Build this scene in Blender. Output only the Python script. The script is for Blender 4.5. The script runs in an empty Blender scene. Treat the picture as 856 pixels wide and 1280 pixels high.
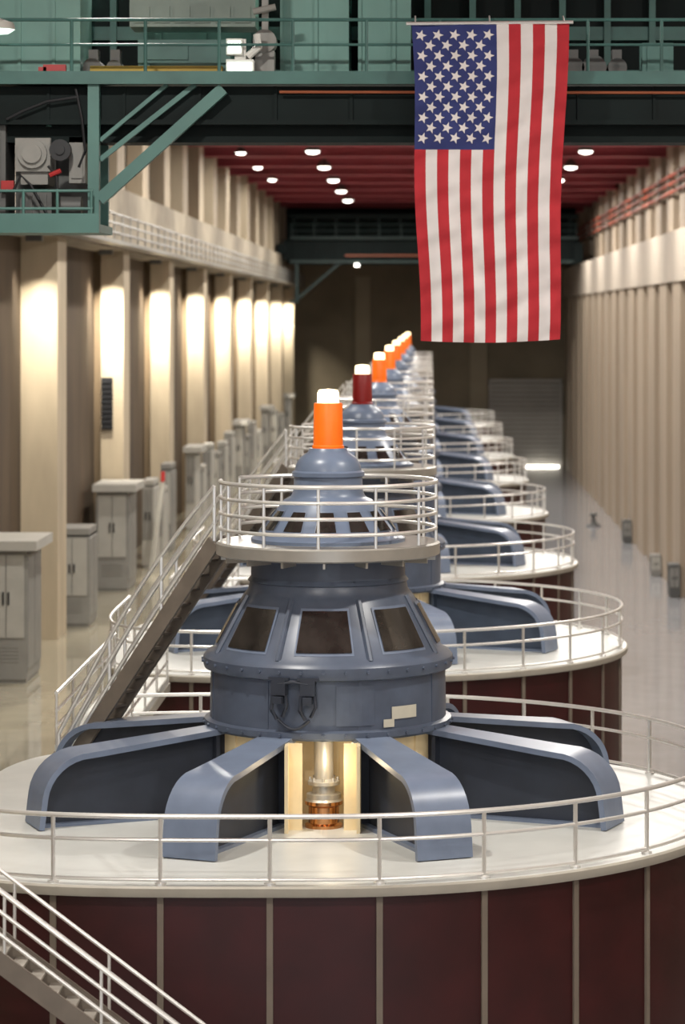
import bpy, math, random
from mathutils import Vector, Matrix
random.seed(4)
scene = bpy.context.scene
COL = scene.collection
pi = math.pi
F = 3480.0
CAMZ = 16.0

# ------------------------------------------------------------------ materials
def mat(name, col, rough=0.6, metal=0.0, noise=0.0, scale=3.0, bump=0.0, emit=None, estr=0.0, stretch=None, spec=0.5, dark=None):
    m = bpy.data.materials.new(name)
    m.use_nodes = True
    nt = m.node_tree
    b = nt.nodes["Principled BSDF"]
    b.inputs["Base Color"].default_value = (*col, 1)
    b.inputs["Roughness"].default_value = rough
    b.inputs["Metallic"].default_value = metal
    b.inputs["Specular IOR Level"].default_value = spec
    if emit:
        b.inputs["Emission Color"].default_value = (*emit, 1)
        b.inputs["Emission Strength"].default_value = estr
    if noise > 0 or bump > 0:
        tc = nt.nodes.new("ShaderNodeTexCoord")
        mp = nt.nodes.new("ShaderNodeMapping")
        if stretch: mp.inputs["Scale"].default_value = stretch
        nz = nt.nodes.new("ShaderNodeTexNoise")
        nz.inputs["Scale"].default_value = scale
        nz.inputs["Detail"].default_value = 5
        nt.links.new(tc.outputs["Object"], mp.inputs[0])
        nt.links.new(mp.outputs[0], nz.inputs["Vector"])
        if noise > 0:
            rp = nt.nodes.new("ShaderNodeValToRGB")
            d = dark or tuple(c * (1 - noise) for c in col)
            l = tuple(min(1, c * (1 + noise * 0.5)) for c in col)
            rp.color_ramp.elements[0].position = 0.3
            rp.color_ramp.elements[1].position = 0.7
            rp.color_ramp.elements[0].color = (*d, 1)
            rp.color_ramp.elements[1].color = (*l, 1)
            nt.links.new(nz.outputs[0], rp.inputs[0])
            nt.links.new(rp.outputs[0], b.inputs["Base Color"])
        if bump > 0:
            bp = nt.nodes.new("ShaderNodeBump")
            bp.inputs["Strength"].default_value = bump
            nt.links.new(nz.outputs[0], bp.inputs["Height"])
            nt.links.new(bp.outputs[0], b.inputs["Normal"])
    return m

M = {}
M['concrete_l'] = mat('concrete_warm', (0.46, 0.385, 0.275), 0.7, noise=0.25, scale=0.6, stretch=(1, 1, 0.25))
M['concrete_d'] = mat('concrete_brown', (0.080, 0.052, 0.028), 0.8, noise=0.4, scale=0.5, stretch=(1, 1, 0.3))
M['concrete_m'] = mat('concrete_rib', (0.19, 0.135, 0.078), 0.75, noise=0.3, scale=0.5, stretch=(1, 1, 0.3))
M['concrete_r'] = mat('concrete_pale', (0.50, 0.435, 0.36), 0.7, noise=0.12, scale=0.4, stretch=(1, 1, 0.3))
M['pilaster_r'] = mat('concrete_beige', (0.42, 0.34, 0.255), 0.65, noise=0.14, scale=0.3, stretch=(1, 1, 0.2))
M['pier_side'] = mat('concrete_return_brown', (0.20, 0.145, 0.095), 0.7, noise=0.2, scale=0.3, stretch=(1, 1, 0.2))  # plain brown concrete for the returns beside the right piers
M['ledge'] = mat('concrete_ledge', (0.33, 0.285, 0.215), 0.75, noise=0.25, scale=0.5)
M['endwall'] = mat('plaster_greyolive', (0.25, 0.21, 0.145), 0.8, noise=0.25, scale=0.2)
M['endpil'] = mat('plaster_pale', (0.36, 0.31, 0.22), 0.8, noise=0.15, scale=0.2)
M['floor_r'] = mat('terrazzo_grey', (0.40, 0.405, 0.425), 0.09, noise=0.08, scale=0.8, spec=0.7)
M['floor_l'] = mat('terrazzo_tan', (0.40, 0.365, 0.27), 0.04, noise=0.12, scale=0.8, spec=1.0)
M['ceil'] = mat('ceiling_red', (0.27, 0.037, 0.055), 0.6, noise=0.2, scale=0.3)
M['ceilbeam'] = mat('beam_red', (0.42, 0.085, 0.11), 0.6, noise=0.2, scale=0.3)
M['maroon'] = mat('maroon_paint', (0.042, 0.0045, 0.0055), 0.45, noise=0.3, scale=1.2)
M['strip'] = mat('grey_strip', (0.20, 0.165, 0.13), 0.5, noise=0.1, scale=2)
M['deck'] = mat('deck_paint', (0.62, 0.63, 0.60), 0.38, noise=0.08, scale=1.2)
M['deckedge'] = mat('deck_edge', (0.42, 0.39, 0.33), 0.5, noise=0.1, scale=2)
M['rim'] = mat('metal_rim', (0.46, 0.44, 0.40), 0.35, metal=0.5, noise=0.08, scale=3)
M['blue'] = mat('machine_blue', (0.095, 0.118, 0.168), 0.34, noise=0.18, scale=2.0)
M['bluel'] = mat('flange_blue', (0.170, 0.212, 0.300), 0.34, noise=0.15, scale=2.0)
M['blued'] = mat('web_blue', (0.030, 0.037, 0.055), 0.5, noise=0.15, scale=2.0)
M['webfar'] = mat('web_blue_brightened', (0.055, 0.075, 0.115), 0.5, noise=0.15, scale=2.0)  # brightened copy of the arm web colour, for the farther machines
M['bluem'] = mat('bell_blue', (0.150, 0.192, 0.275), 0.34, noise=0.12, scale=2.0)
M['glass'] = mat('dark_glass', (0.030, 0.026, 0.023), 0.12, noise=0.5, scale=3, spec=0.8)
M['steel'] = mat('bright_steel', (0.86, 0.85, 0.82), 0.3, metal=0.6, noise=0.04, scale=5)
M['cream'] = mat('cream_enamel_glow', (0.76, 0.63, 0.40), 0.5, noise=0.08, scale=3, emit=(1.0, 0.72, 0.36), estr=0.07)  # slight warm emission brightens the hub bays; the panels are not lamps
M['brass'] = mat('polished_shaft', (0.55, 0.27, 0.12), 0.18, metal=1.0, noise=0.2, scale=6)
M['orange'] = mat('orange_beacon', (0.95, 0.17, 0.01), 0.4, noise=0.08, scale=4, emit=(1, 0.16, 0.0), estr=0.2)
M['redcap'] = mat('red_beacon', (0.24, 0.008, 0.008), 0.4, noise=0.1, scale=4)
M['lampw'] = mat('lamp_top', (1, 0.9, 0.7), 0.4, emit=(1.0, 0.78, 0.42), estr=3.0)
M['black'] = mat('black_rubber', (0.012, 0.013, 0.016), 0.5, noise=0.2, scale=5)
M['paper'] = mat('paper', (0.6, 0.57, 0.47), 0.7, noise=0.05, scale=5)
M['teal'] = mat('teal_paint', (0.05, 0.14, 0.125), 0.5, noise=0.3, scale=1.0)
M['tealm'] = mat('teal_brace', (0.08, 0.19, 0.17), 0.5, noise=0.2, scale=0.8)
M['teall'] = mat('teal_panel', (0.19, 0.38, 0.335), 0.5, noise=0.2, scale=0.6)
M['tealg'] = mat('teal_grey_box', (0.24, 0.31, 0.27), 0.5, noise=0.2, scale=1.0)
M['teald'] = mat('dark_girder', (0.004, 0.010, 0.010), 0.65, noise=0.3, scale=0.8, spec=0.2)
M['tealf'] = mat('teal_far', (0.015, 0.036, 0.034), 0.6, noise=0.3, scale=0.8)
M['orangep'] = mat('orange_pipe', (0.30, 0.08, 0.03), 0.5, noise=0.1, scale=2)
M['yellow'] = mat('yellow_paint', (0.50, 0.33, 0.03), 0.5, noise=0.1, scale=2)
M['redp'] = mat('red_pipe', (0.38, 0.065, 0.03), 0.5, noise=0.1, scale=1)
M['grey'] = mat('cabinet_grey', (0.27, 0.265, 0.245), 0.45, noise=0.1, scale=1.5)
M['greyd'] = mat('cabinet_dark', (0.11, 0.112, 0.108), 0.5, noise=0.1, scale=1.5)
M['greyl'] = mat('cabinet_pale', (0.44, 0.43, 0.39), 0.5, noise=0.08, scale=1.5)
M['greyw'] = mat('enamel_white', (0.7, 0.7, 0.66), 0.5, noise=0.06, scale=1.5)
M['stringer'] = mat('stair_stringer', (0.19, 0.16, 0.13), 0.45, noise=0.2, scale=2)
M['tread'] = mat('stair_tread', (0.34, 0.31, 0.27), 0.5, noise=0.2, scale=3)
M['flagw'] = mat('flag_white', (0.70, 0.66, 0.65), 0.85, noise=0.05, scale=2)
M['flagr'] = mat('flag_red', (0.44, 0.02, 0.03), 0.85, noise=0.12, scale=2)
M['flagb'] = mat('flag_blue', (0.025, 0.035, 0.15), 0.85, noise=0.15, scale=2)
M['window'] = mat('window_dark', (0.035, 0.024, 0.015), 0.25, noise=0.4, scale=0.5)
M['shutter'] = mat('shutter_grey', (0.44, 0.42, 0.38), 0.5, noise=0.1, scale=0.5)
M['lite'] = mat('lamp_glow', (1, 1, 1), 0.4, emit=(1.0, 0.95, 0.85), estr=8)
M['liteg'] = mat('floodlight_glow', (1, 1, 1), 0.4, emit=(0.75, 1.0, 0.85), estr=2.0)
M['redsign'] = mat('red_extinguisher', (0.40, 0.02, 0.02), 0.4, noise=0.1, scale=4)

# ------------------------------------------------------------------ mesh builder
class MB:
    def __init__(s):
        s.v = []; s.f = []; s.m = []; s.cur = 0
    def face(s, idx): s.f.append(tuple(idx)); s.m.append(s.cur)
    def box(s, x0, x1, y0, y1, z0, z1, mx=None):
        b = len(s.v)
        P = [(x0,y0,z0),(x1,y0,z0),(x1,y1,z0),(x0,y1,z0),(x0,y0,z1),(x1,y0,z1),(x1,y1,z1),(x0,y1,z1)]
        if mx: P = [tuple(mx @ Vector(p)) for p in P]
        s.v += P
        for q in ((0,3,2,1),(4,5,6,7),(0,1,5,4),(1,2,6,5),(2,3,7,6),(3,0,4,7)):
            s.face([b+i for i in q])
        return s
    def beam(s, p0, p1, w, h):
        p0 = Vector(p0); p1 = Vector(p1); d = p1-p0; L = d.length; d.normalize()
        up = Vector((0,0,1))
        if abs(d.z) > 0.98: up = Vector((0,1,0))
        sx = d.cross(up).normalized(); sz = sx.cross(d).normalized()
        mx = Matrix((( sx.x, d.x, sz.x, p0.x),(sx.y, d.y, sz.y, p0.y),(sx.z, d.z, sz.z, p0.z),(0,0,0,1)))
        return s.box(-w/2, w/2, 0, L, -h/2, h/2, mx)
    def tube(s, pts, r, n=8, closed=False):
        pts = [Vector(p) for p in pts]; N = len(pts); b = len(s.v)
        for i, p in enumerate(pts):
            a = pts[(i-1) % N] if (closed or i > 0) else p
            c = pts[(i+1) % N] if (closed or i < N-1) else p
            d = (c-a).normalized()
            up = Vector((0,0,1)) if abs(d.z) < 0.95 else Vector((0,1,0))
            sx = d.cross(up).normalized(); sz = sx.cross(d).normalized()
            for k in range(n):
                t = 2*pi*k/n
                s.v.append(tuple(p + sx*math.cos(t)*r + sz*math.sin(t)*r))
        for i in range(N if closed else N-1):
            j = (i+1) % N
            for k in range(n):
                l = (k+1) % n
                s.face([b+i*n+k, b+i*n+l, b+j*n+l, b+j*n+k])
        if not closed:
            s.face([b+k for k in range(n)][::-1]); s.face([b+(N-1)*n+k for k in range(n)])
        return s
    def lathe(s, prof, n=64, a0=0.0, a1=2*pi, cx=0, cy=0):
        full = abs(a1-a0-2*pi) < 1e-6
        cnt = n if full else n+1
        b = len(s.v); K = len(prof)
        for i in range(cnt):
            t = a0+(a1-a0)*i/n
            for (r, z) in prof: s.v.append((cx+r*math.cos(t), cy+r*math.sin(t), z))
        for i in range(n):
            j = (i+1) % cnt
            for k in range(K-1):
                s.face([b+i*K+k, b+j*K+k, b+j*K+k+1, b+i*K+k+1])
        return s
    def mesh(s, name, mats, smooth=False):
        me = bpy.data.meshes.new(name)
        me.from_pydata(s.v, [], s.f)
        for m in (mats if isinstance(mats, (list, tuple)) else [mats]): me.materials.append(M[m])
        for p, mi in zip(me.polygons, s.m): p.material_index = mi
        me.update()
        if smooth:
            me.shade_smooth()
            try: me.set_sharp_from_angle(angle=math.radians(35))
            except Exception: pass
        return me

def put(name, me, parent=None, loc=(0,0,0), rot=None):
    o = bpy.data.objects.new(name, me); COL.objects.link(o)
    o.location = loc
    if rot: o.rotation_euler = rot
    if parent: o.parent = parent
    return o
def top(o, label, cat, group=None):
    o["label"] = label; o["category"] = cat
    if group: o["group"] = group
    return o
def empty(name, loc, label, cat, group=None):
    o = put(name, None, None, loc); o.empty_display_size = 0.5
    return top(o, label, cat, group)
def struct(name, mb, mats, label, cat="room"):
    o = put(name, mb.mesh(name, mats)); o["kind"] = "structure"; o["label"] = label; o["category"] = cat
    return o

# ------------------------------------------------------------------ setting
Y0, Y1 = -8.0, 296.0
FL = 3.66
CE = 27.6
XS = -8.85
struct('floor', MB().box(XS, 15.2, Y0, Y1, -0.4, 0), 'floor_r', 'polished grey terrazzo floor along the generator hall', 'floor')
struct('floor_raised', MB().box(-15.6, XS, Y0, Y1, -0.4, FL), 'floor_l', 'polished tan raised floor beside the machines', 'floor')
struct('ceiling', MB().box(-16.2, 16.6, Y0, Y1, CE, CE+0.4), 'ceil', 'dark red painted hall ceiling', 'ceiling')
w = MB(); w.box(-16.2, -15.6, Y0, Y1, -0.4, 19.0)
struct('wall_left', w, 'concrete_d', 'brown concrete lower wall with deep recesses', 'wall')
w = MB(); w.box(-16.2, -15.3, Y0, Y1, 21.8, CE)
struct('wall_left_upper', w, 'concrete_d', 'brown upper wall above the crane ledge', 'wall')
w = MB(); w.box(-16.2, -14.05, Y0, Y1, 19.0, 21.8)
struct('trim_1', w, 'ledge', 'beige concrete crane ledge band', 'ledge')
w = MB(); w.box(15.2, 16.6, Y0, Y1, -0.4, 18.0)
struct('wall_right', w, 'concrete_d', 'brown concrete lower wall behind pale piers', 'wall')
w = MB(); w.box(14.1, 16.6, Y0, Y1, 18.0, 20.95)
struct('trim_2', w, 'concrete_r', 'pale beige concrete crane ledge band', 'ledge')
w = MB(); w.box(16.1, 16.6, Y0, Y1, 20.95, CE)
struct('wall_right_upper', w, 'concrete_d', 'brown upper wall above the crane ledge', 'wall')
w = MB(); w.box(-16.2, 16.6, Y1, Y1+0.5, -0.4, CE)
w.box(-15.6, 15.2, Y1-0.5, Y1, 20.2, 21.4); w.cur = 1
w.box(4.2, 6.0, Y1-0.6, Y1, 0, 20.2); w.box(-8, -6.4, Y1-0.6, Y1, 0, 20.2)
struct('wall_back', w, ['endwall', 'endpil'], 'dim grey-olive end wall with shallow pilasters', 'wall')
def pil(name, x0, x1, y0, y1, z0, z1, m, lab):
    b = MB(); b.box(x0, x1, y0, y1, z0, z1)
    o = put(name, b.mesh(name, m)); o["kind"] = "structure"; o["label"] = lab; o["category"] = "pilaster"; return o
k = 0
y = 83.2 - 22.8*3
while y < Y1-3:
    x0 = -15.6 if y < 110 else -15.25
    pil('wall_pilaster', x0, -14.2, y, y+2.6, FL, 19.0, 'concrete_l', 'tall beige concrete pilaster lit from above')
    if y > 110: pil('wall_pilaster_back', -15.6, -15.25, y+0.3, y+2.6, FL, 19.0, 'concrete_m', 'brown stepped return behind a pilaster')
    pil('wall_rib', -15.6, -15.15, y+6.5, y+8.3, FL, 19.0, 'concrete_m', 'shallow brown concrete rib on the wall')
    y += 22.8
y = 3.0
while y < Y1-3:
    pil('wall_pilaster', -15.3, -14.45, y, y+3.2, 21.8, CE, 'concrete_l', 'short beige upper pilaster between dark windows')
    b = MB(); b.box(-15.3, -15.22, y+4.0, y+10.6, 22.6, 27.0)
    for q in range(4): b.box(-15.22, -15.16, y+4.0+q*2.15, y+4.15+q*2.15, 22.6, 27.0)
    o = put('window_%d' % (k+1), b.mesh('window', 'window')); o["kind"] = "structure"; o["label"] = "dark multi-pane upper window"; o["category"] = "window"; k += 1
    y += 11.4
y = 2.0
while y < Y1-6:
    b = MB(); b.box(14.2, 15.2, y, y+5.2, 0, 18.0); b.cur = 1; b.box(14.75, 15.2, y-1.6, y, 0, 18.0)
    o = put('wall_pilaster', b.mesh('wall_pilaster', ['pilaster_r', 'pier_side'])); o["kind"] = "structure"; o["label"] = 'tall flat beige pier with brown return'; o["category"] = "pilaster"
    pil('wall_pilaster', 15.4, 16.1, y, y+4.6, 20.95, CE, 'pilaster_r', 'short beige upper pilaster')
    y += 9.2
y = 4.0; i = 0
while y < Y1-3:
    b = MB(); b.box(-15.3, 16.1, y, y+0.5, CE-1.0, CE); b.box(-15.3, 16.1, y-0.3, y+0.8, CE-1.08, CE-1.0)
    o = put('ceiling_beam', b.mesh('ceiling_beam', 'ceilbeam')); o["kind"] = "structure"; o["label"] = "red painted roof beam"; o["category"] = "beam"
    y += 12.0
b = MB()
for q in range(18):
    z = 0.1+q*0.49
    b.box(6.4, 13.8, Y1-0.35+0.0, Y1-0.02, z, z+0.38)
b.box(6.2, 6.4, Y1-0.5, Y1, 0, 9.1); b.box(13.8, 14.0, Y1-0.5, Y1, 0, 9.1); b.box(6.2, 14.0, Y1-0.5, Y1, 8.95, 9.3)
o = put('door_1', b.mesh('door', 'shutter')); o["kind"] = "structure"; o["label"] = "grey slatted roller shutter door"; o["category"] = "door"
b = MB(); b.box(9.9, 13.6, Y1-0.9, Y1-0.7, 0, 0.13)  # emissive strip in place of the bright light on the threshold floor
top(put('floor_light_glow', b.mesh('strip', 'lite')), 'white glowing strip standing in for light on the floor at the shutter', 'light')

# ------------------------------------------------------------------ ledge walkway and pipes
b = MB()
b.box(-14.05, -13.35, 70, 294, 19.1, 19.25)
wk = empty('wall_walkway', (0,0,0), 'grey steel walkway with railing along the crane ledge', 'walkway')
put('walkway_floor', b.mesh('walkway_floor', 'grey'), wk)
b = MB()
for z in (19.55, 19.95, 20.35): b.tube([(-13.4, 70, z), (-13.4, 294, z)], 0.045, 6)
yy = 70
while yy <= 294: b.tube([(-13.4, yy, 19.2), (-13.4, yy, 20.4)], 0.04, 6); yy += 3.2
put('railing', b.mesh('railing', 'grey', True), wk)
pp = empty('wall_pipes', (0,0,0), 'three long red pipes on wall brackets', 'pipe')
for z in (23.75, 24.3, 24.8):
    put('pipe', MB().tube([(15.1, 60, z), (15.1, 294, z)], 0.11, 8).mesh('pipe', 'redp', True), pp)
bk = MB().box(15.0, 16.1, 0, 0.2, 23.5, 23.62).box(14.98, 15.2, 0, 0.2, 23.5, 25.0).mesh('bracket', 'stringer')
yy = 62
while yy < 294: put('bracket', bk, pp, (0, yy, 0)); yy += 7.6

# ------------------------------------------------------------------ lamps
def area(name, loc, size, energy, col, parent=None, rot=(0,0,0), spread=None):
    l = bpy.data.lights.new(name, 'AREA'); l.shape = 'DISK'; l.size = size; l.energy = energy; l.color = col
    if spread: l.spread = spread
    o = bpy.data.objects.new(name, l); COL.objects.link(o); o.location = loc; o.rotation_euler = rot
    if parent: o.parent = parent
    return o
lampme = MB().lathe([(0.15, 0.55), (0.25, 0.5), (0.5, 0.1), (0.54, 0.0), (0.46, 0.0), (0.4, 0.1), (0.2, 0.3), (0.0, 0.32)], 24).mesh('lamp_housing', 'greyd', True)
lensme = MB().lathe([(0.44, 0.0), (0.40, -0.06), (0.28, -0.13), (0.12, -0.16), (0.0, -0.17)], 24).mesh('lamp_lens', 'lite', True)
rodme = MB().tube([(0,0,0.5), (0,0,1.2)], 0.04, 6).mesh('lamp_rod', 'greyd')
def bay_lamp(x, yy, energy, lab, sc=1.0):
    e = empty('ceiling_lamp', (x, yy, CE-1.25*sc), lab, 'ceiling lamp', 'high-bay ceiling lamps')
    e.scale = (sc, sc, sc)
    put('lamp_housing', lampme, e); put('lamp_rod', rodme, e); put('lamp_lens', lensme, e)
    area('lamp_light', (0,0,-0.20), 0.85, energy, (1.0, 0.955, 0.88), e)
for x in (-7.4, 9.75):
    for k in range(-9, 5):
        yy = 175+18.6*k
        if yy < 3: continue
        bay_lamp(x, yy, 2250, 'round bright high-bay lamp hanging below the red ceiling')
for yy in (182, 200, 218):
    bay_lamp(-12.4, yy, 250, 'small round high-bay lamp beside the window wall', 0.75)
wl = MB().box(-0.3, 0.3, -0.25, 0.25, 0.0, 0.22).mesh('wall_lamp', 'greyd')
y = 83.2-22.8
while y < Y1-3:
    o = put('wall_lamp', wl, None, (-14.72, y-2.5, 18.78))
    top(o, 'small lamp under the ledge washing the pilaster', 'wall lamp', 'pilaster lamps')
    area('lamp_light', (0,0,-0.03), 0.4, 230 if y < 110 else 560, (1.0, 0.92, 0.78), o, (math.radians(30), 0, 0), math.radians(66))
    y += 22.8

# ------------------------------------------------------------------ generator
CX = -1.86; DK = 7.1; RD = 7.18
AL = 6.65
def shp(t, r):
    """deck outline: round, squarer on the stair side"""
    c, s_ = math.cos(t), math.sin(t)
    k_ = r/RD
    if c >= 0: return (r*c, r*s_)
    n_ = 4.4
    def sg(v, p): return math.copysign(abs(v)**p, v)
    return (k_*AL*sg(c, 2/n_), k_*RD*sg(s_, 2/n_))
def arc_table():
    N = 2880; pts = [shp(-pi/2+2*pi*i/N, RD-0.12) for i in range(N+1)]
    L = [0.0]
    for i in range(N): L.append(L[-1]+math.hypot(pts[i+1][0]-pts[i][0], pts[i+1][1]-pts[i][1]))
    return N, L
AN, ALn = arc_table()
def t_at(f):
    target = (f % 1.0)*ALn[-1]
    lo, hi = 0, AN
    while hi-lo > 1:
        m_ = (lo+hi)//2
        if ALn[m_] <= target: lo = m_
        else: hi = m_
    return -pi/2+2*pi*(lo+(target-ALn[lo])/max(1e-9, ALn[hi]-ALn[lo]))/AN
TS = [t_at(i/240.0) for i in range(240)]
def ring_lathe(b, prof):
    base = len(b.v); K = len(prof); N = len(TS)
    for t in TS:
        for (r, z) in prof:
            x, y = shp(t, r); b.v.append((x, y, z))
    for i in range(N):
        j = (i+1) % N
        for k in range(K-1): b.face([base+i*K+k, base+j*K+k, base+j*K+k+1, base+i*K+k+1])
NP = 27
POFF = 0.62
POST_T = [t_at((i+POFF)/NP) for i in range(NP)]
cache = {}
def cm(key, fn):
    if key not in cache: cache[key] = fn()
    return cache[key]

def arm_mesh(web):
    path = [(1.75, 1.60), (4.35, 1.32)]
    R = 0.85; cxr, czr = 4.55, 1.30-R
    for i in range(1, 9):
        t = pi/2 - (pi/2)*i/8*0.93
        path.append((cxr+R*1.05*math.cos(t), czr+R*math.sin(t)))
    path.append((5.5, 0.02))
    b = MB()
    def hw(r): return 0.30+(r-1.75)/(5.5-1.75)*0.19
    th = 0.1
    n = len(path); st = []
    for i, (r, z) in enumerate(path):
        a = path[max(0, i-1)]; c = path[min(n-1, i+1)]
        dx, dz = c[0]-a[0], c[1]-a[1]; L = math.hypot(dx, dz)
        nx, nz = dz/L, -dx/L
        st.append(((r, z), (r+nx*th, z+nz*th)))
    base = len(b.v)
    for (o_, i_) in st:
        h = hw(o_[0])
        b.v += [(o_[0], -h, o_[1]), (o_[0], h, o_[1]), (i_[0], h, i_[1]), (i_[0], -h, i_[1])]
    for i in range(n-1):
        a = base+4*i; c = a+4
        for k in range(4):
            l = (k+1) % 4
            b.face([a+k, a+l, c+l, c+k])
    b.face([base, base+3, base+2, base+1]); a = base+4*(n-1); b.face([a, a+1, a+2, a+3])
    b.cur = 1
    poly = [i_ for (_, i_) in st]
    for sgn in (-1, 1):
        bb = len(b.v)
        pts = [(r, sgn*0.07, z) for r, z in poly]+[(1.75, sgn*0.07, 0.02)]
        b.v += pts; b.face(range(bb, bb+len(pts)))
    b.cur = 0
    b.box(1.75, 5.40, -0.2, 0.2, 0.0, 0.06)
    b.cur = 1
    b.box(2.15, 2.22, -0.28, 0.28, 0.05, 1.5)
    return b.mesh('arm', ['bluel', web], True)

def ring(mb, r, z, rad, n=96, a0=None, a1=None):
    if a0 is None:
        mb.tube([(r*math.cos(2*pi*i/n), r*math.sin(2*pi*i/n), z) for i in range(n)], rad, 8, True)
    else:
        mb.tube([(r*math.cos(a0+(a1-a0)*i/n), r*math.sin(a0+(a1-a0)*i/n), z) for i in range(n+1)], rad, 8)

ST_TOP = Vector((-1.98, 0.62, 4.78)); ST_BOT = Vector((-5.05, 2.3, 0.0))
def stair_parts(p0, p1, width, n, rail_h=1.0, rails=(1.0, 0.55), posts=5, sr=0.03, sh=0.28, bulge=0.0):
    d = p1-p0; hd = Vector((d.x, d.y, 0)).normalized(); side = Vector((-hd.y, hd.x, 0))
    s = MB(); t = MB(); r = MB()
    NS = 14 if bulge else 1
    for sg in (-1, 1):
        o = side*sg*width/2
        s.beam(p0+o+Vector((0,0,-0.02)), p1+o+Vector((0,0,0.12)), 0.07, sh)
        for h in rails:
            r.tube([p0+d*(i/NS)+o+Vector((0,0,h*(rail_h+bulge*math.sin(pi*i/NS)))) for i in range(NS+1)], sr, 8)
        for i in range(posts):
            u = i/(posts-1.0)
            q = p0+d*u+o
            r.tube([q, q+Vector((0,0,rail_h+bulge*math.sin(pi*u)))], sr*0.8, 6)
    for i in range(n):
        q = p0+d*((i+0.5)/n)+Vector((0, 0, 0.03 if bulge else 0))
        ang = math.atan2(hd.y, hd.x)
        mx = Matrix.Translation(q) @ Matrix.Rotation(ang, 4, 'Z')
        t.box(-0.10, 0.10, -width/2+0.035, width/2-0.035, -0.02, 0.02, mx)
    return s, t, r

def trap_window(r0, z0, r1, z1, w0, w1, off):
    b = MB()
    nseg = 6
    def strip(z_a, r_a, wa, z_b, r_b, wb, o):
        bb = len(b.v)
        for i in range(nseg+1):
            u = i/nseg*2-1
            for (r, z, w_) in ((r_a, z_a, wa), (r_b, z_b, wb)):
                t = -pi/2+u*w_/(2*r)
                b.v.append(((r+o)*math.cos(t), (r+o)*math.sin(t), z+o*0.5))
        for i in range(nseg):
            a = bb+2*i; b.face([a, a+2, a+3, a+1])
    b.cur = 1
    strip(z0, r0, w0, z1, r1, w1, off*0.6)
    b.cur = 0
    iz = (z1-z0)*0.06
    def rr(z): return r0+(r1-r0)*(z-z0)/(z1-z0)
    strip(z0+iz, rr(z0+iz), w0*0.92, z1-iz, rr(z1-iz), w1*0.92, off)
    return b.mesh('window_pane', ['glass', 'bluel'], True)

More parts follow.
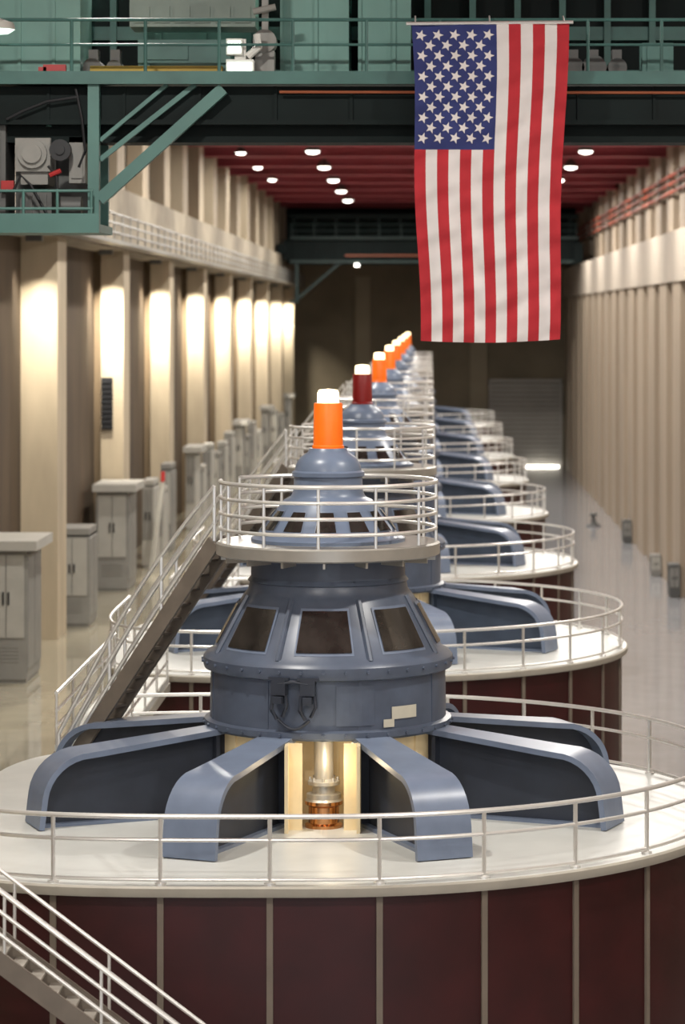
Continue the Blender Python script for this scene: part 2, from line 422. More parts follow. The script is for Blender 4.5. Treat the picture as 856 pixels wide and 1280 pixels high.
def build_generator(idx, cy, cap):
    label = {1: 'slate blue turbine generator with notice cards, maroon drum and orange beacon',
             2: 'slate blue turbine generator with dark red beacon on a maroon drum'}.get(idx, 'slate blue turbine generator with orange beacon on a maroon drum')
    g = empty('turbine_generator', (CX, cy, 0), label, 'generator', 'row of turbine generators')
    det = idx <= 3
    def drum():
        b = MB(); ring_lathe(b, [(7.05, 0.0), (7.05, 6.95)]); return b.mesh('base_drum', 'maroon', True)
    put('base_drum', cm('drum', drum), g)
    def strips():
        b = MB()
        for t in POST_T:
            x, y = shp(t, 7.05); x2, y2 = shp(t+0.004, 7.05)
            b.box(-0.05, 0.05, -0.04, 0.04, 0.05, 6.93, Matrix.Translation((x, y, 0)) @ Matrix.Rotation(math.atan2(y2-y, x2-x), 4, 'Z'))
        ring_lathe(b, [(7.05, 0), (7.12, 0), (7.12, 0.25), (7.05, 0.27)])
        return b.mesh('drum_trim', 'strip')
    put('drum_trim', cm('strips', strips), g)
    def deck():
        b = MB(); b.cur = 1
        ring_lathe(b, [(6.9, 6.93), (RD+0.02, 6.93), (RD+0.04, 6.97), (RD+0.04, 7.07), (RD, 7.1)])
        b.cur = 0; ring_lathe(b, [(RD, 7.1), (6.9, 7.1), (0.5, 7.1)])
        return b.mesh('deck', ['deck', 'deckedge'], True)
    put('deck', cm('deck', deck), g)
    rr_ = RD-0.12
    f0, f1 = -0.30, 0.572
    def rails():
        b = MB()
        for z, rd in ((1.07, 0.04), (0.70, 0.032), (0.08, 0.03)):
            pts = [(*shp(t_at(f0+(f1-f0)*i/220), rr_), DK+z) for i in range(221)]
            b.tube(pts, rd, 8)
        if not det:
            for i, t in enumerate(POST_T):
                f = (i+POFF)/NP
                if 0.572 < f < 0.70: continue
                x, y = shp(t, rr_)
                b.tube([(x, y, DK), (x, y, DK+1.07)], 0.034, 6)
        return b.mesh('deck_railing', 'steel', True)
    dr = put('deck_railing', cm('rails%d' % (1 if det else 2), rails), g)
    if det:
        pm = cm('post', lambda: MB().tube([(0,0,0), (0,0,1.07)], 0.036, 8).lathe([(0.09, 0.0), (0.09, 0.03), (0.035, 0.05)], 10).mesh('railing_post', 'steel', True))
        for i, t in enumerate(POST_T):
            f = (i+POFF)/NP
            if 0.572 < f < 0.70: continue
            x, y = shp(t, rr_)
            put('railing_post', pm, dr, (x, y, DK))
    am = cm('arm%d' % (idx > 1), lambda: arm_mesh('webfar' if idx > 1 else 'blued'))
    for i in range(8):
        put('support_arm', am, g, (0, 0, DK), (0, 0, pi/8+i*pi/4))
    def hub():
        b = MB()
        for i in range(8):
            c = -pi/2+i*pi/4
            if i == 0: continue
            b.lathe([(2.0, 0.0), (2.0, 1.56)], 8, c-pi/8, c+pi/8)
            for s_ in (-0.13, 0.13):
                b.box(2.0, 2.04, -0.03, 0.03, 0, 1.5, Matrix.Rotation(c+s_, 4, 'Z'))
        for s_ in (-1, 1):
            b.box(s_*0.62-0.03, s_*0.62+0.03, -2.75, -1.3, 0, 1.5)
            b.box(min(s_*0.36, s_*0.62), max(s_*0.36, s_*0.62), -2.42, -2.36, 0, 1.5)
            b.box(min(s_*0.20, s_*0.24), max(s_*0.20, s_*0.24), -1.40, -1.34, 0, 1.5)
        b.box(-0.9, 0.9, -1.32, -1.27, 0, 1.56)
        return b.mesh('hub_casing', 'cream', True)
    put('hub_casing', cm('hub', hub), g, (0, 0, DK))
    if det:
        def shaft():
            b = MB(); b.cur = 0
            b.lathe([(0.0, 0.0), (0.33, 0.0), (0.33, 0.05), (0.27, 0.08), (0.27, 0.36), (0.33, 0.40), (0.33, 0.46)], 32)
            b.cur = 1
            b.lathe([(0.33, 0.46), (0.30, 0.50), (0.30, 0.58), (0.2, 0.60), (0.2, 0.72), (0.28, 0.74), (0.28, 0.80), (0.17, 0.84), (0.17, 1.5)], 28)
            for i in range(8):
                t = 2*pi*i/8; b.tube([(0.24*math.cos(t), 0.24*math.sin(t), 0.80), (0.24*math.cos(t), 0.24*math.sin(t), 0.87)], 0.025, 6)
            return b.mesh('turbine_shaft', ['brass', 'rim'], True)
        put('turbine_shaft', cm('shaft', shaft), g, (0, -2.05, DK))
        put('added_bulb', cm('added_bulb', lambda: MB().lathe([(0.0, -0.04), (0.03, -0.02), (0.04, 0), (0.03, 0.02), (0.0, 0.03)], 12).mesh('added_bulb', 'lampw', True)), g, (0.5, -2.25, DK+1.46))  # small glowing bulb added to go with the hub fill light
        l = bpy.data.lights.new('hub_fill', 'POINT'); l.energy = 17; l.color = (1, 0.80, 0.50); l.shadow_soft_size = 0.1
        lo = bpy.data.objects.new('hub_fill_light', l); COL.objects.link(lo); lo.parent = g; lo.location = (0.12, -2.6, DK+1.15)  # point light added to brighten the cream hub opening
    def shroud():
        b = MB()
        b.lathe([(1.7, 1.5), (2.2, 1.5), (2.24, 1.54), (2.24, 1.64), (2.14, 1.67), (2.13, 2.52), (2.24, 2.56), (2.26, 2.62), (2.26, 2.76), (2.2, 2.84), (2.08, 2.9),
                 (1.56, 3.82), (1.5, 3.9), (1.45, 3.96), (1.42, 4.1)], 96)
        b.lathe([(1.42, 4.1), (1.46, 4.12), (1.40, 4.2), (1.40, 4.5), (1.5, 4.6), (1.7, 4.66)], 96)
        for i in range(8):
            t = -pi/2+pi/8+i*pi/4
            mx = Matrix.Rotation(t, 4, 'Z')
            b.tube([mx @ Vector((2.12, 0, 2.86)), mx @ Vector((1.54, 0, 3.88))], 0.05, 6)
        for i in range(36):
            t = 2*pi*i/36
            b.tube([(2.26*math.cos(t), 2.26*math.sin(t), 2.69), (2.3*math.cos(t), 2.3*math.sin(t), 2.69)], 0.03, 6)
            b.tube([(2.2*math.cos(t), 2.2*math.sin(t), 1.59), (2.275*math.cos(t), 2.275*math.sin(t), 1.59)], 0.03, 6)
        for i in range(8):
            b.box(2.12, 2.15, -0.025, 0.025, 1.67, 2.53, Matrix.Rotation(-pi/2+i*pi/4+0.3, 4, 'Z'))
        return b.mesh('lower_shroud', ['blue', 'blued'], True)
    put('lower_shroud', cm('shroud', shroud), g, (0, 0, DK))
    wm = cm('win', lambda: trap_window(2.03, 2.95, 1.6, 3.74, 1.06, 0.84, 0.035))
    for i in range(8): put('shroud_window', wm, g, (0, 0, DK), (0, 0, i*pi/4))
    def plat():
        b = MB(); b.lathe([(1.5, 4.57), (1.98, 4.57), (2.03, 4.60), (2.03, 4.79), (1.99, 4.82), (1.2, 4.82)], 96)
        for i in range(16): b.box(1.4, 1.95, -0.02, 0.02, 4.47, 4.58, Matrix.Rotation(i*pi/8, 4, 'Z'))
        return b.mesh('service_platform', 'rim', True)
    put('service_platform', cm('plat', plat), g, (0, 0, DK))
    gap = math.atan2(ST_TOP.y, ST_TOP.x)
    def prail():
        b = MB(); gA = 0.24
        for z, rd in ((5.9, 0.04), (5.62, 0.034), (5.34, 0.034), (5.06, 0.034)):
            ring(b, 1.96, z, rd, 72, gap+gA, gap+2*pi-gA)
        for i in range(12):
            t = gap+gA+(2*pi-2*gA)*i/11
            b.tube([(1.96*math.cos(t), 1.96*math.sin(t), 4.8), (1.96*math.cos(t), 1.96*math.sin(t), 5.9)], 0.028, 6)
        return b.mesh('platform_railing', 'steel', True)
    put('platform_railing', cm('prail', prail), g, (0, 0, DK))
    def bell():
        b = MB(); b.lathe([(1.40, 4.8), (1.40, 4.88), (1.3, 4.92), (0.86, 5.5), (0.80, 5.57), (0.70, 5.61), (0.66, 5.66), (0.63, 5.75), (0.62, 5.98), (0.66, 6.0), (0.66, 6.07),
                          (0.61, 6.10), (0.58, 6.22), (0.50, 6.34), (0.38, 6.42), (0.33, 6.5), (0.0, 6.5)], 64)
        return b.mesh('upper_bell', 'bluem', True)
    put('upper_bell', cm('bell', bell), g, (0, 0, DK))
    wm2 = cm('win2', lambda: trap_window(1.22, 5.02, 0.93, 5.40, 0.40, 0.27, 0.025))
    if det:
        for i in range(12): put('bell_window', wm2, g, (0, 0, DK), (0, 0, i*pi/6))
    bm = cm('beacon'+cap, lambda: MB().lathe([(0.29, 6.48), (0.29, 6.54), (0.27, 6.56), (0.26, 7.3), (0.25, 7.32), (0.0, 7.32)], 32).mesh('beacon', cap, True))
    be = put('beacon', bm, g, (0, 0, DK))
    lm = cm('beacontop', lambda: MB().lathe([(0.2, 7.32), (0.2, 7.5), (0.17, 7.56), (0.0, 7.58)], 24).mesh('beacon_lamp', 'lampw', True))
    put('beacon_lamp', lm, be)
    def stp(k): return stair_parts(ST_TOP, ST_BOT, 0.5, 17, rails=(1.0, 0.66, 0.33), sr=0.042, sh=0.28, posts=4, bulge=0.32)[k]
    sp = put('access_stair', cm('st0', lambda: stp(0).mesh('stair_stringer', 'stringer')), g, (0, 0, DK))
    put('stair_treads', cm('st1', lambda: stp(1).mesh('stair_treads', 'stringer')), sp)
    put('stair_handrail', cm('st2', lambda: stp(2).mesh('stair_handrail', 'steel', True)), sp)
    if idx == 1:
        b = MB()
        def sh(a, z, o=0.0): return ((2.15+o)*math.cos(-pi/2+a), (2.15+o)*math.sin(-pi/2+a), z)
        for a in (-0.35, -0.12):
            R_ = Matrix.Rotation(a, 4, 'Z')
            b.box(-0.13, 0.13, -0.14, 0.0, -0.10, 0.16, Matrix.Translation(sh(a, 2.40, 0.02)) @ R_)
            b.box(-0.08, 0.08, -0.2, 0.0, -0.2, -0.08, Matrix.Translation(sh(a, 2.36, 0.02)) @ R_)
            b.box(-0.19, 0.19, -0.1, 0.0, 0.16, 0.21, Matrix.Translation(sh(a, 2.40, 0.06)) @ R_)
            b.tube([sh(a-0.05, 2.3, 0.12), sh(a-0.06, 2.05, 0.15), sh(a-0.02, 1.88, 0.10)], 0.035, 8)
            b.tube([sh(a+0.05, 2.3, 0.10), sh(a+0.06, 2.1, 0.12), sh(a+0.02, 1.92, 0.08)], 0.03, 8)
        b.tube([sh(-0.35, 2.5, 0.13), sh(-0.235, 2.54, 0.14), sh(-0.12, 2.5, 0.13)], 0.035, 8)
        b.tube([sh(-0.36+0.25*i/14, 1.87-0.16*math.sin(pi*i/14), 0.09) for i in range(15)], 0.028, 8)
        o = put('valve_assembly', b.mesh('valve_assembly', 'blued', True), g, (0, 0, DK)); o["label"] = "dark hose and valve fittings"
        b = MB(); b.lathe([(2.16, 1.83), (2.16, 2.05)], 6, -pi/2+0.58, -pi/2+0.84); b.lathe([(2.17, 1.7), (2.17, 1.84)], 3, -pi/2+0.50, -pi/2+0.6)
        o = put('notice_card', b.mesh('notice_card', 'paper'), g, (0, 0, DK)); o["label"] = "cream paper notice"
        b = MB(); b.lathe([(2.16, 1.75), (2.155, 2.45)], 6, -pi/2+0.10, -pi/2+0.42)
        o = put('access_hatch', b.mesh('access_hatch', 'blue'), g, (0, 0, DK))
    return g
S = 25.3
caps = ['orange', 'redcap', 'orange', 'orange', 'orange', 'orange', 'orange', 'orange']
for i in range(8):
    build_generator(i+1, 2*S+S*i, caps[i])
# footbridges linking neighbouring decks on the stair side
LK0, LK1 = 6.75, S-7.0
b = MB(); b.cur = 0; b.box(-1.35, 0, LK0+0.46, LK1-0.22, 6.96, 7.09); b.cur = 1; b.box(-1.38, 0.03, LK0+0.46, LK1-0.22, 6.75, 6.96)
lk_deck = b.mesh('bridge_deck', ['deck', 'deckedge'])
b = MB()
for x in (-1.32, -0.03):
    for z, rd in ((1.07, 0.04), (0.70, 0.032), (0.38, 0.03)):
        b.tube([(x, LK0+0.45, DK+z), (x, LK1-0.3, DK+z)], rd, 8)
    for q in range(5):
        yq = LK0+0.5+(LK1-LK0-0.85)*q/4.0
        b.tube([(x, yq, 7.09), (x, yq, DK+1.07)], 0.03, 6)
lk_rail = b.mesh('bridge_railing', 'steel', True)
lk_leg = MB().box(-0.1, 0.1, -0.1, 0.1, 0, 6.75).box(-0.2, 0.2, -0.2, 0.2, 0, 0.1).mesh('bridge_leg', 'maroon')
for i in range(7):
    e = empty('deck_footbridge', (-6.45, 2*S+S*i, 0), 'pale footbridge with steel rails linking two machine decks', 'footbridge', 'footbridges between decks')
    put('bridge_deck', lk_deck, e); put('bridge_railing', lk_rail, e)
    for yq in (LK0+2.5, LK1-2.5): put('bridge_leg', lk_leg, e, (-0.65, yq, 0))

# ------------------------------------------------------------------ foreground stair
p0 = Vector((-9.08, 41.3, 8.62)); p1 = Vector((2.27, 41.3, 0.0))
s_, t_, r_ = stair_parts(p0, p1, 1.0, 44, 1.05, (1.0, 0.72, 0.40), 9, 0.032)
e = empty('metal_staircase', (0, 0, 0), 'steel staircase with bright handrails in front of the maroon drum', 'staircase')
put('stair_stringer', s_.mesh('stair_stringer', 'stringer'), e)
put('stair_treads', t_.mesh('stair_treads', 'tread'), e)
put('stair_handrail', r_.mesh('stair_handrail', 'steel', True), e)
b = MB(); b.box(-10.6, -9.08, 40.8, 41.8, 8.5, 8.62)
for x_ in (-10.2, -9.4):
    b.box(x_, x_+0.15, 40.85, 41.0, FL, 8.5); b.box(x_, x_+0.15, 41.6, 41.75, FL, 8.5)
put('stair_landing', b.mesh('stair_landing', 'stringer'), e)

# ------------------------------------------------------------------ flag
def build_flag():
    e = empty('hanging_flag', (1.19, 56.0, 21.85), 'large united states flag hung vertically from the crane railing', 'flag')
    W, H = 3.14, 6.35
    def pos(u, v, o=0.0):
        xl = -1.57+0.17*v+0.03*math.sin(v*9); xr = 1.57-0.19*v+0.035*math.sin(v*7+1)
        x = xl+(xr-xl)*u
        y = 0.07*math.sin(u*16+v*2.5)*(0.3+v)+0.028*math.sin(v*44+math.sin(u*9)*2.2)+0.013*math.sin(v*90+u*14)
        z = -H*v-0.05*math.sin(u*pi)*v+0.03*u
        return (x, y-o, z)
    NU, NV = 78, 150
    b = MB()
    for j in range(NV+1):
        for i in range(NU+1): b.v.append(pos(i/NU, j/NV))
    for j in range(NV):
        for i in range(NU):
            st = i//6
            if st < 7 and j < NV*0.39: b.cur = 2
            else: b.cur = 1 if st % 2 == 0 else 0
            a = j*(NU+1)+i
            b.face([a, a+NU+1, a+NU+2, a+1])
    b.cur = 0
    cw, ch = 7/13.0, 0.39
    for r in range(9):
        for c in range(11):
            if (r+c) % 2: continue
            u0 = cw*(r+1)/10.0; v0 = ch*(c+1)/12.0
            R = 0.12
            for o in (0.012, -0.012):
                bb = len(b.v)
                b.v.append(pos(u0, v0, o))
                for k in range(10):
                    t = k*pi/5; rr = R if k % 2 == 0 else R*0.42
                    b.v.append(pos(u0+rr*math.cos(t)/W, v0+rr*math.sin(t)/H, o))
                for k in range(10): b.face([bb, bb+1+k, bb+1+(k+1) % 10])
    put('flag_cloth', b.mesh('flag_cloth', ['flagw', 'flagr', 'flagb'], False), e).data.shade_smooth()
    put('flag_rod', MB().tube([(-1.68, 0, 0.03), (1.68, 0, 0.06)], 0.035, 8).mesh('flag_rod', 'steel', True), e)
    tm = MB().tube([(0, 0, 0.04), (0, 0.55, 0.24)], 0.015, 6).mesh('flag_tie', 'steel')
    for x in (-1.5, 0, 1.5): put('flag_tie', tm, e, (x, 0, 0))
build_flag()

# ------------------------------------------------------------------ bridge crane (near)
CY = 57.0
px = CY/F
def X(x): return (x-538)*px
def Z(y): return CAMZ-(y-395)*px
cr = empty('bridge_crane', (0, 0, 0), 'teal overhead bridge crane spanning the hall with walkway and machinery', 'crane')
XL, XR = -13.3, 13.9
b = MB()
b.box(XL, XR, CY, CY+0.5, Z(150), Z(108)); b.box(XL, XR, CY-0.12, CY+0.6, Z(156), Z(150)); b.box(XL, XR, CY+0.3, CY+1.3, Z(177), Z(156))
for i in range(18):
    x = XL+0.8+i*1.55; b.box(x, x+0.06, CY-0.05, CY, Z(150), Z(108))
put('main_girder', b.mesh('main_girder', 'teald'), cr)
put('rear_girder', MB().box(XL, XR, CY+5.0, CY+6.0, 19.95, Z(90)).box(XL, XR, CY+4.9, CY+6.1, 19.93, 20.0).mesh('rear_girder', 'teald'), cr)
b = MB(); b.box(XL, XR, CY-0.35, CY+1.4, Z(104), Z(100)); b.box(XL, XR, CY-0.42, CY-0.3, Z(107), Z(91))
put('walkway', b.mesh('walkway', 'teal'), cr)
put('conduit', MB().tube([(X(350), CY-0.2, Z(116)), (XR, CY-0.2, Z(118))], 0.03, 8).mesh('conduit', 'orangep'), cr)
b = MB()
for y_, r0 in ((27, 0.035), (58, 0.028)): b.tube([(XL, CY-0.36, Z(y_)), (XR, CY-0.36, Z(y_))], r0, 8)
x = XL
while x < XR: b.tube([(x, CY-0.36, Z(100)), (x, CY-0.36, Z(27))], 0.035, 8); x += 1.5
put('railing', b.mesh('railing', 'teal', True), cr)
for a, c in ((-300, 88), (345, 433), (445, 512)):
    b = MB()
    b.box(X(a), X(c), CY+1.6, CY+3.6, Z(92), Z(-60))
    for q in range(int(a), int(c), 44): b.box(X(q), X(q)+0.07, CY+1.54, CY+1.6, Z(92), Z(-60))
    put('machinery_cabin', b.mesh('machinery_cabin', 'teall'), cr)
b = MB(); b.box(XL, XR, CY+4.3, CY+4.5, Z(92), Z(-70))
put('dark_backing', b.mesh('dark_backing', 'teald'), cr)  # dark sheet added so bright ceiling does not show through the gaps
b = MB(); b.box(XL, XR, CY+4.0, CY+4.3, Z(92), Z(66)); b.box(XL, XR, CY+4.0, CY+4.3, Z(26), Z(8))
for q in range(110, 860, 60): b.box(X(q), X(q)+0.14, CY+3.9, CY+4.05, Z(92), Z(-40))
put('rear_truss', b.mesh('rear_truss', 'teal'), cr)
b = MB(); b.box(X(150), X(312), CY+1.8, CY+3.0, Z(22), Z(-30))
for q in range(6): b.box(X(156+q*26), X(176+q*26), CY+1.75, CY+1.8, Z(17), Z(-4))
put('control_box', b.mesh('control_box', 'tealg'), cr)
put('control_box', MB().box(X(160), X(280), CY+1.9, CY+3.2, Z(68), Z(38)).box(X(170), X(225), CY+1.85, CY+1.9, Z(64), Z(42)).box(X(160), X(175), CY+2, CY+3, Z(92), Z(68)).box(X(265), X(280), CY+2, CY+3, Z(92), Z(68)).mesh('control_box', 'tealm'), cr)
b = MB(); b.box(X(108), X(275), CY+0.6, CY+0.9, Z(87), Z(79))
for q in (120, 190, 262): b.box(X(q), X(q)+0.08, CY+0.7, CY+0.8, Z(100), Z(80))
put('crane_bumper', b.mesh('crane_bumper', 'yellow'), cr)
for cx_, r_ in ((722, 0.22), (748, 0.26), (778, 0.2), (104, 0.2), (132, 0.16)):
    b = MB(); b.tube([(X(cx_), CY+1.5, Z(76)), (X(cx_), CY+2.5, Z(76))], r_, 18)
    b.box(X(cx_)-0.1, X(cx_)+0.1, CY+1.7, CY+2.1, Z(70), Z(52)); b.box(X(cx_)-0.3, X(cx_)+0.3, CY+1.6, CY+2.4, Z(93), Z(86))
    put('hoist_motor', b.mesh('hoist_motor', 'greyd', True), cr)
for a, c, t_ in ((560, 640, 66), (655, 690, 50), (810, 850, 44)):
    b = MB(); b.box(X(a), X(c), CY+1.6, CY+2.4, Z(93), Z(t_)); b.box(X(a)+0.1, X(c)-0.1, CY+1.56, CY+1.6, Z(88), Z(t_+6))
    put('equipment_case', b.mesh('equipment_case', 'tealm'), cr)
b = MB()
b.box(X(318), X(342), CY+0.2, CY+0.7, Z(100), Z(62)); b.tube([(X(330), CY+0.15, Z(50)), (X(330), CY+0.7, Z(50))], 0.24, 20)
b.box(X(326), X(334), CY+0.3, CY+0.5, Z(40), Z(-30)); b.tube([(X(316), CY+0.1, Z(14)), (X(344), CY+0.1, Z(8))], 0.07, 10)
b.tube([(X(322), CY+0.1, Z(60)), (X(308), CY+0.0, Z(74)), (X(314), CY+0.0, Z(96))], 0.04, 8)
put('hoist_block', b.mesh('hoist_block', 'grey', True), cr)
yb = CY-0.2
b = MB()
b.box(X(112), X(126), yb-0.12, yb+0.12, Z(288), Z(104))
b.beam((X(126), yb, Z(250)), (X(280), yb, Z(112)), 0.22, 0.24)
b.beam((X(126), yb+0.1, Z(200)), (X(245), yb+0.1, Z(106)), 0.12, 0.10)
b.beam((X(126), yb+0.1, Z(176)), (X(210), yb+0.1, Z(106)), 0.12, 0.08)
b.beam((X(126), yb+1.6, Z(240)), (X(262), yb+1.6, Z(112)), 0.16, 0.16)
b.box(X(112), X(126), yb+1.5, yb+1.7, Z(288), Z(104))
put('knee_brace', b.mesh('knee_brace', 'tealm'), cr)
b = MB()
b.box(XL, X(128), yb-0.3, yb+2.0, Z(291), Z(281)); b.box(XL, X(128), yb-0.38, yb-0.3, Z(292), Z(268))
for y_ in (240, 262): b.tube([(XL, yb-0.34, Z(y_)), (X(120), yb-0.34, Z(y_))], 0.03, 8)
for q in range(-260, 121, 42): b.tube([(X(q), yb-0.34, Z(285)), (X(q), yb-0.34, Z(238))], 0.03, 8)
put('cab_platform', b.mesh('cab_platform', 'tealm'), cr)
b = MB()
b.tube([(X(40), yb+0.2, Z(192)), (X(40), yb+1.4, Z(192))], 0.30, 20); b.tube([(X(40), yb+0.12, Z(192)), (X(40), yb+0.2, Z(192))], 0.2, 16)
b.box(X(24), X(58), yb+0.4, yb+1.4, Z(230), Z(205))
for q in range(8): b.box(X(18), X(62), yb+0.30+q*0.12, yb+0.34+q*0.12, Z(214), Z(172))
put('drive_motor', b.mesh('drive_motor', ['grey'], True), cr)
b = MB(); b.box(X(22), X(62), yb+0.5, yb+1.6, Z(281), Z(238))
for q in range(4): b.box(X(26+q*9), X(26+q*9)+0.05, yb+0.44, yb+0.5, Z(275), Z(242))
b.tube([(X(70), yb+0.5, Z(258)), (X(100), yb+0.5, Z(258))], 0.22, 14); b.box(X(66), X(104), yb+0.4, yb+1.0, Z(281), Z(268))
put('gear_case', b.mesh('gear_case', 'greyd', True), cr)
b = MB(); b.box(X(84), X(104), yb+0.5, yb+1.0, Z(228), Z(170)); b.box(X(87), X(101), yb+0.46, yb+0.5, Z(222), Z(178)); b.box(X(64), X(80), yb+0.6, yb+1.0, Z(160), Z(135)); b.box(X(20), X(50), yb+0.7, yb+1.2, Z(158), Z(146))
put('switch_box', b.mesh('switch_box', 'grey'), cr)
b = MB()
b.box(X(-60), X(6), yb+0.3, yb+1.6, Z(281), Z(120)); b.box(X(-50), X(0), yb+0.26, yb+0.3, Z(240), Z(140))
b.box(X(6), X(112), yb+1.7, yb+1.8, Z(281), Z(108))
put('control_cab', b.mesh('control_cab', 'greyd'), cr)
b = MB(); b.tube([(X(76), yb+0.05, Z(188)), (X(76), yb+0.25, Z(188))], 0.22, 20); b.tube([(X(76), yb+0.0, Z(188)), (X(76), yb+0.05, Z(188))], 0.1, 12)
put('drive_wheel', b.mesh('drive_wheel', 'black', True), cr)
for pts in ([(18, 240), (28, 220), (40, 232), (60, 268)], [(10, 150), (30, 140), (60, 128), (100, 122)], [(100, 210), (108, 190), (104, 150), (96, 112)], [(62, 208), (72, 222), (74, 250)]):
    put('cable', MB().tube([(X(a), yb, Z(c)) for a, c in pts], 0.03, 8).mesh('cable', 'black', True), cr)
for a, c, z_ in ((10, 60, 132), (20, 104, 118)):
    put('pipe_run', MB().tube([(X(a), yb+0.3, Z(z_)), (X(c), yb+0.3, Z(z_)), (X(c), yb+0.3, Z(z_+26))], 0.06, 8).mesh('pipe_run', 'tealm', True), cr)
put('valve_handle', MB().tube([(X(64), yb-0.05, Z(220)), (X(78), yb-0.05, Z(214))], 0.05, 8).mesh('valve_handle', 'redsign', True), cr)
put('red_fitting', MB().box(X(2), X(18), yb+0.1, yb+0.25, Z(240), Z(226)).mesh('red_fitting', 'redsign', True), cr)
put('rag', MB().box(X(56), X(84), CY-0.25, CY-0.1, Z(90), Z(82)).box(X(50), X(60), CY-0.25, CY-0.12, Z(90), Z(85)).mesh('rag', 'redsign'), cr)
b = MB()
b.cur = 0; b.box(X(284), X(318), CY-0.35, CY+0.1, Z(103), Z(76)); b.box(X(294), X(308), CY-0.2, CY-0.1, Z(78), Z(50)); b.box(X(284), X(304), CY-0.3, CY, Z(70), Z(50))
b.tube([(X(310), CY-0.2, Z(72)), (X(324), CY-0.2, Z(60)), (X(322), CY-0.2, Z(44))], 0.08, 8)
b.cur = 1; b.box(X(286), X(316), CY-0.38, CY-0.35, Z(101), Z(80)); b.box(X(286), X(302), CY-0.32, CY-0.3, Z(68), Z(53))
put('floodlight', b.mesh('floodlight', ['greyw', 'liteg']), cr)
b = MB(); b.cur = 0; b.lathe([(0.0, 0.24), (0.3, 0.14), (0.34, 0.0)], 20); b.cur = 1; b.lathe([(0.32, 0.0), (0.2, -0.08), (0.0, -0.1)], 20)
o = put('pendant_lamp', b.mesh('pendant_lamp', ['greyl', 'liteg'], True), cr, (X(6), CY-0.8, Z(42)))
put('end_truck', MB().box(-14.7, -13.2, CY-1, CY+7, 21.82, 22.6).box(-13.4, -13.2, CY, CY+6.0, 20.8, 22.6).mesh('end_truck', 'teald'), cr)
put('end_truck', MB().box(13.8, 15.2, CY-1, CY+7, 20.97, 21.7).mesh('end_truck', 'teald'), cr)

# far crane
fc = empty('bridge_crane', (0, 0, 0), 'dark teal overhead bridge crane parked close to the end wall', 'crane')
b = MB()
b.box(-13.9, 14.0, 262, 263.2, 21.3, 23.2); b.box(-13.2, 13.9, 262, 269, 25.2, 25.6)
for q in range(14): b.box(-13+q*2.0, -12.7+q*2.0, 261.9, 262, 21.3, 25.4)
put('main_girder', b.mesh('main_girder', 'teald'), fc)
put('rear_girder', MB().box(-13.9, 14.0, 268, 269.2, 21.0, 26.4).mesh('rear_girder', 'teald'), fc)
for x0 in (-14.42, 13.4): put('end_truck', MB().box(x0, x0+0.9, 261, 270, 21.83 if x0 < 0 else 20.96, 22.8).mesh('end_truck', 'teald'), fc)
b = MB(); b.box(-13.2, 13.9, 261.2, 262, 23.2, 23.45); b.box(-13.2, 13.9, 261.2, 262, 20.95, 21.25)
for z in (24.0, 24.6): b.tube([(-13.2, 261.2, z), (13.9, 261.2, z)], 0.05, 6)
for q in range(14): b.tube([(-13+q*2.05, 261.2, 23.3), (-13+q*2.05, 261.2, 24.6)], 0.05, 6)
b.beam((-12.5, 261.6, 17.6), (-8.5, 261.6, 21.0), 0.25, 0.25); b.box(-12.7, -12.4, 261.4, 261.8, 17.4, 21.0); b.box(-13.2, -12.4, 261.0, 262.5, 17.2, 17.5)
put('walkway', b.mesh('walkway', 'tealf'), fc)
put('conduit', MB().box(-8, 4, 261.1, 261.2, 21.6, 21.75).mesh('conduit', 'orangep'), fc)
b = MB(); b.box(-7.1, -6.7, 260.9, 261.2, 20.65, 20.9)
put('crane_lamp', b.mesh('crane_lamp', 'lite'), fc)

# ------------------------------------------------------------------ electrical cabinets
def cabinet(x0, x1, y0, dy, z0, h, body, lab, grp, slab=0.0, name='electrical_cabinet', topm=None):
    e = empty(name, ((x0+x1)/2, y0+dy/2, z0), lab, 'cabinet', grp)
    w2 = (x1-x0)/2; d2 = dy/2
    b = MB(); b.box(-w2, w2, -d2, d2, 0.12, h-0.25); b.box(-w2+0.05, w2-0.05, -d2+0.05, d2-0.05, 0, 0.12)
    for q in range(5): b.box(-w2*0.6, w2*0.6, -d2-0.02, -d2, h*0.15+q*0.12, h*0.15+q*0.12+0.05)
    put('cabinet_body', b.mesh('cabinet_body', body), e)
    dm = {'grey': 'greyl'}.get(body, 'grey')
    for s0, s1 in ((-w2*0.86, -0.02), (0.02, w2*0.86)):
        d = put('cabinet_door', MB().box(s0, s1, -d2-0.05, -d2, h*0.32, h*0.9).mesh('cabinet_door', dm), e)
        put('door_handle', MB().box(s1-0.1 if s0 < 0 else s0+0.04, s1-0.04 if s0 < 0 else s0+0.1, -d2-0.1, -d2-0.05, h*0.55, h*0.64).mesh('door_handle', 'black'), d)
    n = max(1, int(dy/1.2))
    b = MB()
    for q in range(n):
        ya = -d2+dy*q/n+0.06; yb_ = -d2+dy*(q+1)/n-0.06
        b.box(w2, w2+0.04, ya, yb_, h*0.1, h*0.9)
    put('side_panel', b.mesh('side_panel', body), e)
    b = MB(); b.box(-w2-slab*0.3, w2+slab, -d2-slab, d2+slab, h-0.32, h)
    put('cabinet_top', b.mesh('cabinet_top', topm or ('grey' if slab > 0 else body)), e)
    return e
g1 = 'switchgear cabinets along the wall'
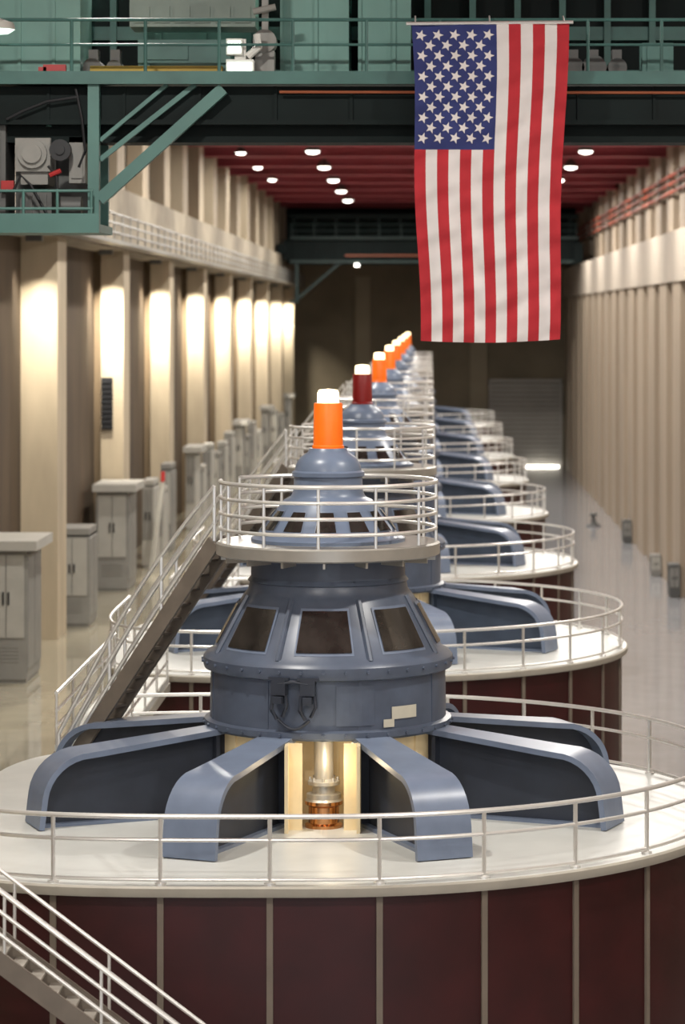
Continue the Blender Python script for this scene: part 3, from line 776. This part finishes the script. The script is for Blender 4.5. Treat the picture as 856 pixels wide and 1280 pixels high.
for i, d in enumerate((93.5, 124.8, 160.5, 200.5, 232, 269)):
    x0 = -14.95 if i == 0 else -15.0 if i == 1 else -14.12
    cabinet(x0, -13.55, d, 3.2, FL, 4.8, ('grey', 'grey', 'greyl')[i % 3], ('grey switchgear cabinet with overhanging flat top', 'grey switchgear cabinet with overhanging flat top', 'pale switchgear cabinet with overhanging flat top')[i % 3], g1, 0.38, topm='greyl')
g2 = 'small wall cabinets'
for i, d in enumerate((110.5, 136.2, 141.0, 145.5, 166, 172.0, 178, 184, 190, 208, 214, 222, 245, 255)):
    hh = (3.9, 4.3, 3.6, 4.6, 3.4, 4.4, 3.6, 4.0, 4.4, 3.4, 4.2, 3.2, 4.0, 3.4)[i % 14]
    cabinet(-14.9 if i == 0 else -14.1, -13.55, d, 2.6, FL, hh, ('grey', 'greyl', 'greyl')[i % 3], ('mid grey enclosure with louvred door', 'pale grey enclosure with louvred door', 'pale grey enclosure with louvred door')[i % 3]+' beside a pilaster', g2)
b = MB(); b.box(-0.26, 0.26, -0.1, 0.0, -1.2, 1.2)
for q in range(10): b.box(-0.22, 0.22, -0.14, -0.1, -1.12+q*0.23, -1.0+q*0.23)
top(put('ventilation_panel', b.mesh('ventilation_panel', 'black'), None, (-14.95, 128.78, 11.95)), 'black louvred panel on the beige pilaster face', 'panel')
b = MB(); b.beam((0, 0, 0.05), (0.5, 0.8, 4.4), 0.12, 0.05)
for s_ in (-0.08, 0.08): b.beam((s_, -0.05, 0.05), (s_+0.5, 0.75, 4.4), 0.04, 0.1)
bd = top(put('leaning_board', b.mesh('leaning_board', 'greyl'), None, (-13.4, 133.4, FL)), 'narrow pale board leaning beside the wall cabinets', 'board')
put('red_tag', MB().box(0.42, 0.6, 0.7, 0.76, 4.35, 4.85).mesh('red_tag', 'redsign'), bd)
for i, (y, h, m) in enumerate(((158, 1.9, 'greyd'), (171, 1.3, 'grey'), (196, 1.6, 'greyd'))):
    cabinet(13.55, 14.15, y, 1.4, 0, h, m, 'small grey box cabinet against the beige piers', 'small cabinets on pale wall', name='junction_cabinet')
b = MB(); b.lathe([(0.0, 0), (0.55, 0), (0.55, 0.1), (0.25, 0.25), (0.12, 0.7), (0.3, 0.8), (0.3, 0.95), (0, 1.0)], 20)
top(put('floor_stand', b.mesh('floor_stand', 'greyd', True), None, (12.4, 212, 0)), 'dark metal floor stand on the polished aisle', 'stand')

# ------------------------------------------------------------------ world and camera
wd = bpy.data.worlds.new('World'); scene.world = wd; wd.use_nodes = True
wd.node_tree.nodes['Background'].inputs[0].default_value = (0.88, 0.92, 1.0, 1)
wd.node_tree.nodes['Background'].inputs[1].default_value = 1.0
cam = bpy.data.cameras.new('Camera'); co = bpy.data.objects.new('Camera', cam); COL.objects.link(co)
co.location = (0, 0, CAMZ); co.rotation_euler = (pi/2, 0, 0)
cam.sensor_width = 36; cam.sensor_fit = 'AUTO'; cam.lens = F/1280*36
cam.shift_x = -110/1280; cam.shift_y = -245/1280
cam.clip_end = 600; cam.clip_start = 0.5
cam.dof.use_dof = True; cam.dof.focus_distance = 49; cam.dof.aperture_fstop = 1.0
scene.camera = co
try: scene.view_settings.view_transform = 'Standard'
except Exception: pass
